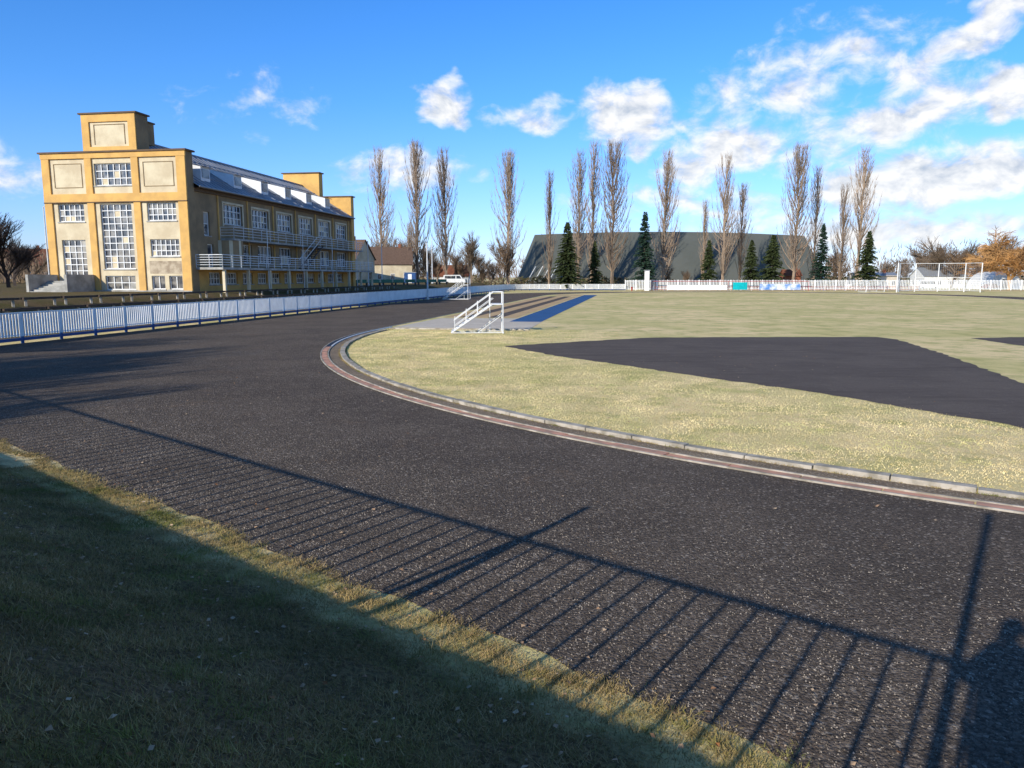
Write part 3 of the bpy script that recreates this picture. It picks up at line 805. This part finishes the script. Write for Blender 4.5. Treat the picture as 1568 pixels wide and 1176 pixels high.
plist=[(585,235,182,4),(640,226,180,3),(683,236,184,0),(779,240,190,3),(841,270,196,2),(885,240,190,5),(906,226,200,2),(936,226,192,3),
       (1015,240,190,0),(1105,245,190,4),(1131,288,196,1),(1075,312,200,2),(1214,230,186,3),(1243,262,196,2),(1311,235,188,5),(1284,288,192,4),(628,345,200,2)]
for i,(px,py,d,k) in enumerate(plist):
    x=(px-784)*d/1140; g=H1(x,d); h=RAT(py)*d+3.2-g; s=h/30.5
    addobj('poplar_tree',PM[k],(x,d,g-.1),i*1.3,(s*1.0,s*1.0,s))

def spruce(seed,h,rad,key,nb=420,droop=.25):
    r=random.Random(seed); V=[];F=[]; 
    def tri(a,b_,c): 
        k=len(V); V.extend([a,b_,c]); F.append((k,k+1,k+2))
    for k in range(nb):
        t=r.random()**.8; z=h*(.06+.92*t); R0=rad*(1-t)**.8*r.uniform(.5,1.18)+.12; az=r.uniform(0,6.283)
        dx,dy=math.cos(az),math.sin(az); n=int(5+R0*7)
        for i in range(n):
            u=(i+.3)/n; px,py,pz=dx*R0*u,dy*R0*u,z-R0*droop*u*u+.12*R0*u
            for s in (-1,1):
                l=.25+.45*(1-u)*R0*.5; a2=az+s*r.uniform(.4,1.2); 
                tri((px,py,pz),(px+math.cos(a2)*l,py+math.sin(a2)*l,pz-r.uniform(.0,.25)),(px+dx*.28,py+dy*.28,pz-r.uniform(-.12,.3)))
    return fastmesh('spruce_mesh%d'%seed,np.array(V),np.array(F),[M[key]])
SM=[spruce(1,16,4.2,'spruce',480),spruce(2,17,2.9,'spruceb',360),spruce(3,12,3.2,'spruce',340)]
slist=[(868,338,180,0,1.),(985,322,182,1,1.),(1180,358,186,2,1.),(1255,340,184,1,1.),(1325,352,184,2,.9),(1083,366,190,2,.8),(910,368,190,2,.7),(1148,366,190,2,.9)]
for i,(px,py,d,k,wd) in enumerate(slist):
    x=(px-784)*d/1140; h=RAT(py)*d+3.2; base=(16,17,12)[k]; s=h/base
    e=addobj('spruce_tree',SM[k],(x,d,0),i*.9,(s*wd,s*wd,s))
    b=MB(); b.beam((0,0,0),(0,0,base*.95),.25,'barkd',6,.03); t=b.build('trunk',e)

def broad(seed,h,key,levels=4,spread=.55,droop=0.,nsub=5,r0=.28,sides=3,twig=1.):
    r=random.Random(seed); segs=[]
    def grow(p,d,L,rad,lv):
        K=3; q=p
        for i in range(K):
            d=(d+Vector((r.uniform(-.18,.18),r.uniform(-.18,.18),r.uniform(-.05,.12)-droop*(levels-lv)*.25))).normalized()
            n=q+d*L/K; segs.append((*q,*n,rad*(1-.4*i/K),rad*(1-.4*(i+1)/K))); q=n
            if lv>0:
                for j in range(nsub//K+ (1 if r.random()<(nsub%K)/K else 0)):
                    dd=(d+Vector((r.uniform(-1,1),r.uniform(-1,1),r.uniform(-.2,.6)))*spread*1.3).normalized()
                    grow(q,dd,L*r.uniform(.5,.75),max(.012*twig,rad*.5),lv-1)
        if lv>0: grow(q,d,L*.7,max(.012*twig,rad*.6),lv-1)
    grow(Vector((0,0,-.2)),Vector((0,0,1)),h*.36,r0,levels)
    return seg_mesh('tree_mesh%d'%seed,segs,M[key],sides)
T1=broad(11,12,'bark',4,.6,0,6); T2=broad(12,12,'barkd',4,.6,0,6); T3=broad(13,12,'shrub',4,.7,0,6,.2,3,2.5)
TW=broad(14,12,'willow',4,.75,.25,7,.3,3,2.5)
def tree(nm,me,px,py,d,base=13.5,rot=0,wide=1.):
    x=(px-784)*d/1140; g=H1(x,d); h=RAT(py)*d+3.2-g; s=h/base
    return addobj(nm,me,(x,d,g),rot,(s*wide,s*wide,s))
tree('bare_tree',T2,14,292,92,rot=1,wide=1.2); tree('bare_tree',T2,-40,300,88,rot=2,wide=1.2); tree('bare_tree',T1,48,350,120,rot=.5,wide=1.2); tree('bare_tree',T2,25,345,110,rot=2.5,wide=1.3)
tree('bare_tree',T1,722,338,170,rot=2,wide=1.1); tree('bare_tree',T3,770,352,186,rot=3); tree('bare_tree',T3,752,392,180,rot=3)
for i,(px,py,d) in enumerate(((600,350,200),(625,345,210),(700,372,200),(560,385,190),(655,360,215),(570,352,205),(1020,400,196),(1050,408,196),(735,375,205),(612,372,190),(668,380,195))):
    tree('bare_tree',T3,px,py,d,rot=i)
tree('willow_tree',TW,1545,320,185,rot=1,wide=1.2); tree('willow_tree',TW,1495,350,215,rot=4,wide=1.2); tree('willow_tree',TW,1610,330,190,rot=2,wide=1.2)
for i,(px,py,d) in enumerate(((1440,345,235),(1410,372,250),(1470,352,245),(1380,385,260),(1350,385,260),(1520,345,250),(1560,350,240),(1275,372,250),(1425,360,225),(1455,365,220))):
    tree('bare_tree',T3 if i%2 else T1,px,py,d,rot=i,wide=1.3)
for i,(x,y,s) in enumerate(((-27.5,7.0,.95),(-31,10,1.05),(-36,16,.95),(-24,-1,.8),(-29,4,1.1))):
    addobj('bare_tree',T1,(x,y,H1(x,y)),i*1.7,s)
segs=[]
for k in range(9000):
    x=random.uniform(-260,300); y=random.uniform(250,310); hh=(3.5+2.5*math.sin(x*.05)+1.5*math.sin(x*.17+1))*(1.6 if x>95 else 1.2)+3; z=random.uniform(0,hh)
    segs.append((x,y,z,x+random.uniform(-1,1),y,z+random.uniform(1,2.6),.16,.04))
for k in range(3500):
    x=random.uniform(-190,-75); y=random.uniform(135,160); hh=6+2*math.sin(x*.15); z=1.9+random.uniform(0,hh)
    segs.append((x,y,z,x+random.uniform(-.8,.8),y,z+random.uniform(.8,2.),.12,.03))
addobj('distant_trees',seg_mesh('distant_trees',segs,M['shrub']))
n=26000
x=rng.uniform(-280,320,n); y=rng.uniform(246,270,n); 
inhall=(x>-3)&(x<90); y=np.where(inhall,rng.uniform(200,206,n),y)
hh=2.6+1.2*np.sin(x*.09)+.8*np.sin(x*.31)+.5*np.sin(x*.9); hh=np.where(inhall,hh*.8,hh*1.7); z=rng.uniform(0,1,n)*hh
v=np.empty((n,3,3))
for i in range(3): v[:,i]=np.stack([x+rng.uniform(-.7,.7,n),y+rng.uniform(-.4,.4,n),z+rng.uniform(-.5,.5,n)],1)
addobj('hedge',fastmesh('hedge',v.reshape(-1,3),np.arange(3*n).reshape(n,3),[M['hedge']]))

# ------------------------------------------------------------------ photographer (stands behind the camera; throws the shadow)
PH=empty('photographer',(-.24,-.42,1.65),0); PH.scale=(1.03,1.0,1.04)
SXP=.235
def skinned(name,verts,edges,rad,mat,parent,sub=1,root=0):
    me=bpy.data.meshes.new(name); me.from_pydata(verts,edges,[]); o=bpy.data.objects.new(name,me); COL.objects.link(o); o.parent=parent
    me.materials.append(mat)
    sk=o.modifiers.new('skin','SKIN')
    for i,v in enumerate(me.skin_vertices[0].data): v.radius=(rad[i],rad[i]) if not isinstance(rad[i],tuple) else rad[i]; v.use_root=(i==root)
    sk.use_smooth_shade=True
    ss=o.modifiers.new('sub','SUBSURF'); ss.levels=sub; ss.render_levels=sub
    return o
try:
    ZH=-.045
    tv_=[(0,0,.84),(0,0,1.02),(0,0,1.22),(0,0,1.38),(0,.01,1.47),
         (-.21,0,1.39),(-.30,.10,1.22),(-.16+SXP,.28,1.46+ZH),
         (.21,0,1.39),(.34,.10,1.24),(.16+SXP,.28,1.46+ZH)]
    te=[(0,1),(1,2),(2,3),(3,4),(3,5),(5,6),(6,7),(3,8),(8,9),(9,10)]
    tr_=[(.25,.18),(.24,.17),(.25,.17),(.19,.13),(.085,.08),(.11,.10),(.08,.08),(.05,.05),(.11,.10),(.08,.08),(.05,.05)]
    skinned('jacket',tv_,te,tr_,M['jacket'],PH,2)
    lv=[(0,0,.90),(-.12,0,.82),(-.14,.02,.48),(-.15,-.01,.09),(-.155,.14,.04),(.12,0,.82),(.14,.02,.48),(.15,-.01,.09),(.155,.14,.04)]
    le=[(0,1),(1,2),(2,3),(3,4),(0,5),(5,6),(6,7),(7,8)]
    skinned('trousers',lv,le,[(.19,.15),.115,.08,.06,.05,.115,.08,.06,.05],M['jeans'],PH,2)
    hv=[(0,.01,1.46),(0,.02,1.54),(0,.035,1.60),(0,.04,1.67),(0,.03,1.73)]
    skinned('head',hv,[(0,1),(1,2),(2,3),(3,4)],[.06,.06,(.07,.08),(.078,.095),(.06,.075)],M['skin'],PH,2)
    skinned('hair',[(0,-.03,1.60),(0,-.015,1.70),(0,.03,1.775)],[(0,1),(1,2)],[(.08,.07),(.095,.09),(.07,.08)],M['hair'],PH,2)
    b=MB(); b.beam((0,.125,1.645),(0,.15,1.61),.008,'skin',6,.016)
    for s in (-1,1):
        b.beam((s*.078,.02,1.62),(s*.086,.01,1.67),.014,'skin',6); b.beam((s*.03,.118,1.655),(s*.03,.126,1.655),.011,'white',8); b.beam((s*.03,.126,1.655),(s*.03,.129,1.655),.005,'dark',8)
    b.beam((-.022,.118,1.575),(.022,.118,1.575),.006,'red',6); b.build('face',PH)
    for s in (-1,1):
        sx=lambda a:s*a+SXP
        v=[(sx(.16),.28,1.46+ZH),(sx(.125),.315,1.50+ZH),(sx(.10),.345,1.53+ZH)]; e=[(0,1),(1,2)]; r=[.027,.032,.026]
        for j in range(4):
            k=len(v); z=1.585-.021*j+ZH; L=(.9,1,.95,.8)[j]
            v+=[(sx(.095),.365,z-.005),(sx(.075),.395,z),(sx(.075-.03*L),.398,z),(sx(.065-.045*L),.394,z)]; e+=[(2,k),(k,k+1),(k+1,k+2),(k+2,k+3)]; r+=[.010,.009,.0085,.0075]
        k=len(v); v+=[(sx(.10),.345,1.51+ZH),(sx(.075),.355,1.515+ZH),(sx(.05),.365,1.535+ZH)]; e+=[(1,k),(k,k+1),(k+1,k+2)]; r+=[.013,.010,.009]
        skinned('hand_left' if s<0 else 'hand_right',v,e,r,M['skin'],PH,1)
    b=MB(); b.box(-.078+SXP,.078+SXP,.378,.386,1.512+ZH,1.588+ZH,'dark'); b.build('phone',PH)
except Exception as ex:
    print('person failed',ex)

# ------------------------------------------------------------------ sun, sky, camera
sd=bpy.data.lights.new('sun','SUN'); sd.energy=5.0; sd.angle=R(.5); sd.color=(1,.935,.81)
so=bpy.data.objects.new('sun',sd); COL.objects.link(so)
ce=math.cos(R(SUN_EL)); Ld=Vector((LH[0]*ce,LH[1]*ce,-math.sin(R(SUN_EL)))); so.rotation_euler=Ld.to_track_quat('-Z','Y').to_euler()
w=bpy.data.worlds.new('World'); scene.world=w; w.use_nodes=True; nt=w.node_tree
bg=nt.nodes['Background']; bg.inputs[1].default_value=.13
sky=node(nt,'ShaderNodeTexSky'); sky.sky_type='NISHITA'; sky.sun_disc=False; sky.sun_elevation=R(SUN_EL); sky.sun_rotation=R(215.4)
sky.altitude=200; sky.air_density=1.0; sky.dust_density=.4; sky.ozone_density=2.0
tc=node(nt,'ShaderNodeTexCoord').outputs['Generated']; sp=node(nt,'ShaderNodeSeparateXYZ'); nt.links.new(tc,sp.inputs[0])
az=mth(nt,'MULTIPLY',mth(nt,'ARCTAN2',sp.outputs[0],sp.outputs[1]),57.2958)
el=mth(nt,'MULTIPLY',mth(nt,'ARCSINE',sp.outputs[2]),57.2958)
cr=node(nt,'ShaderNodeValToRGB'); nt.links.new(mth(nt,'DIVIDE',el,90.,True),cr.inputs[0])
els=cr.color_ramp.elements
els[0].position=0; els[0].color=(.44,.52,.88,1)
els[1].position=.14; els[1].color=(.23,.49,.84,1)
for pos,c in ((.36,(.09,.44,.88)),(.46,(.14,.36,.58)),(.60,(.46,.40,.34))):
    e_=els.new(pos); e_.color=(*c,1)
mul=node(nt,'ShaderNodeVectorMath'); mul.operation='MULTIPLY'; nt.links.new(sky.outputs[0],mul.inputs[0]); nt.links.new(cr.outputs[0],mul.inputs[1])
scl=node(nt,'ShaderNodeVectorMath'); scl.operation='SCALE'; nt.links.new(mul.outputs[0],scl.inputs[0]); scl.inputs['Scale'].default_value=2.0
def dirvec(ax,ex,k=1.):
    cb=node(nt,'ShaderNodeCombineXYZ'); nt.links.new(ax,cb.inputs[0]); nt.links.new(mth(nt,'MULTIPLY',ex,k),cb.inputs[1]); return cb.outputs[0]
wn=node(nt,'ShaderNodeTexNoise'); wn.inputs['Scale'].default_value=.30; wn.inputs['Detail'].default_value=3; nt.links.new(dirvec(az,el,1.4),wn.inputs['Vector'])
ws=node(nt,'ShaderNodeSeparateColor'); nt.links.new(wn.outputs['Color'],ws.inputs[0])
azw=mth(nt,'ADD',az,mth(nt,'MULTIPLY',mth(nt,'SUBTRACT',ws.outputs[0],.5),5.0))
elw=mth(nt,'ADD',el,mth(nt,'MULTIPLY',mth(nt,'SUBTRACT',ws.outputs[1],.5),3.2))
blobs=[(-4.9,12.6,2.5,1.8,0,1.05),(8.8,11.6,4.6,2.7,-14,1.1),(1.6,11.5,4.2,1.3,5,.6),(15.2,8.6,5.0,2.4,14,1.05),(27.5,10.6,7.,2.6,14,.9),(31,15.2,9,1.7,30,.95),
       (29.5,6.2,10.5,2.4,5,1.25),(20,13,9,3.6,18,.55),(-18,11.8,4,1.8,0,.16),(-7.8,8.0,5.8,1.8,4,.8),(22,9,9,3.,0,.5),(-35,6.5,7,1.8,0,.6),(24.6,14.6,1.5,.8,10,.8),
       (13,5.6,9,1.6,0,.55),(26,3.2,16,1.6,0,.7),(33,11.2,3.5,1.8,0,1.0),(60,14,14,4,0,.8)]
acc=None
for (a0,e0,ww,hh,rot,den) in blobs:
    c_,s_=math.cos(R(rot)),math.sin(R(rot))
    dx=mth(nt,'SUBTRACT',azw,a0); dy=mth(nt,'SUBTRACT',elw,e0)
    u=mth(nt,'ADD',mth(nt,'MULTIPLY',dx,c_/ww),mth(nt,'MULTIPLY',dy,s_/ww))
    v=mth(nt,'ADD',mth(nt,'MULTIPLY',dx,-s_/hh),mth(nt,'MULTIPLY',dy,c_/hh))
    r2=mth(nt,'ADD',mth(nt,'MULTIPLY',u,u),mth(nt,'MULTIPLY',v,v))
    m_=mth(nt,'MULTIPLY',mth(nt,'SUBTRACT',1.,r2),den)
    acc=m_ if acc is None else mth(nt,'MAXIMUM',acc,m_)
m0=mth(nt,'MAXIMUM',acc,-.7)
n0=noise(nt,dirvec(az,el,1.5),.36,7,.6,.3)
n1=noise(nt,dirvec(mth(nt,'ADD',az,.35),mth(nt,'SUBTRACT',el,.6),1.5),.36,4,.6,.3)
c0=mth(nt,'ADD',m0,mth(nt,'MULTIPLY',mth(nt,'SUBTRACT',n0,.5),2.1))
mask=ramp(nt,c0,.0,.95)
lit=mth(nt,'ADD',.68,mth(nt,'MULTIPLY',mth(nt,'SUBTRACT',n1,n0),-3.2),clamp=True)
ccol=mixc(nt,lit,(4.0,4.6,5.5),(7.9,7.9,7.9))
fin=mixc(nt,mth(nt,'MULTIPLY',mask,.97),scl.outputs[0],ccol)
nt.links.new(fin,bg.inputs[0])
try: w.cycles.sampling_method='MANUAL'; w.cycles.sample_map_resolution=256
except: pass

cd=bpy.data.cameras.new('camera'); cd.sensor_width=36; cd.lens=26.0; cd.clip_start=.02; cd.clip_end=9000
co=bpy.data.objects.new('camera',cd); COL.objects.link(co); co.location=(0,0,3.2); co.rotation_euler=(R(90-8.24),0,0)
scene.camera=co
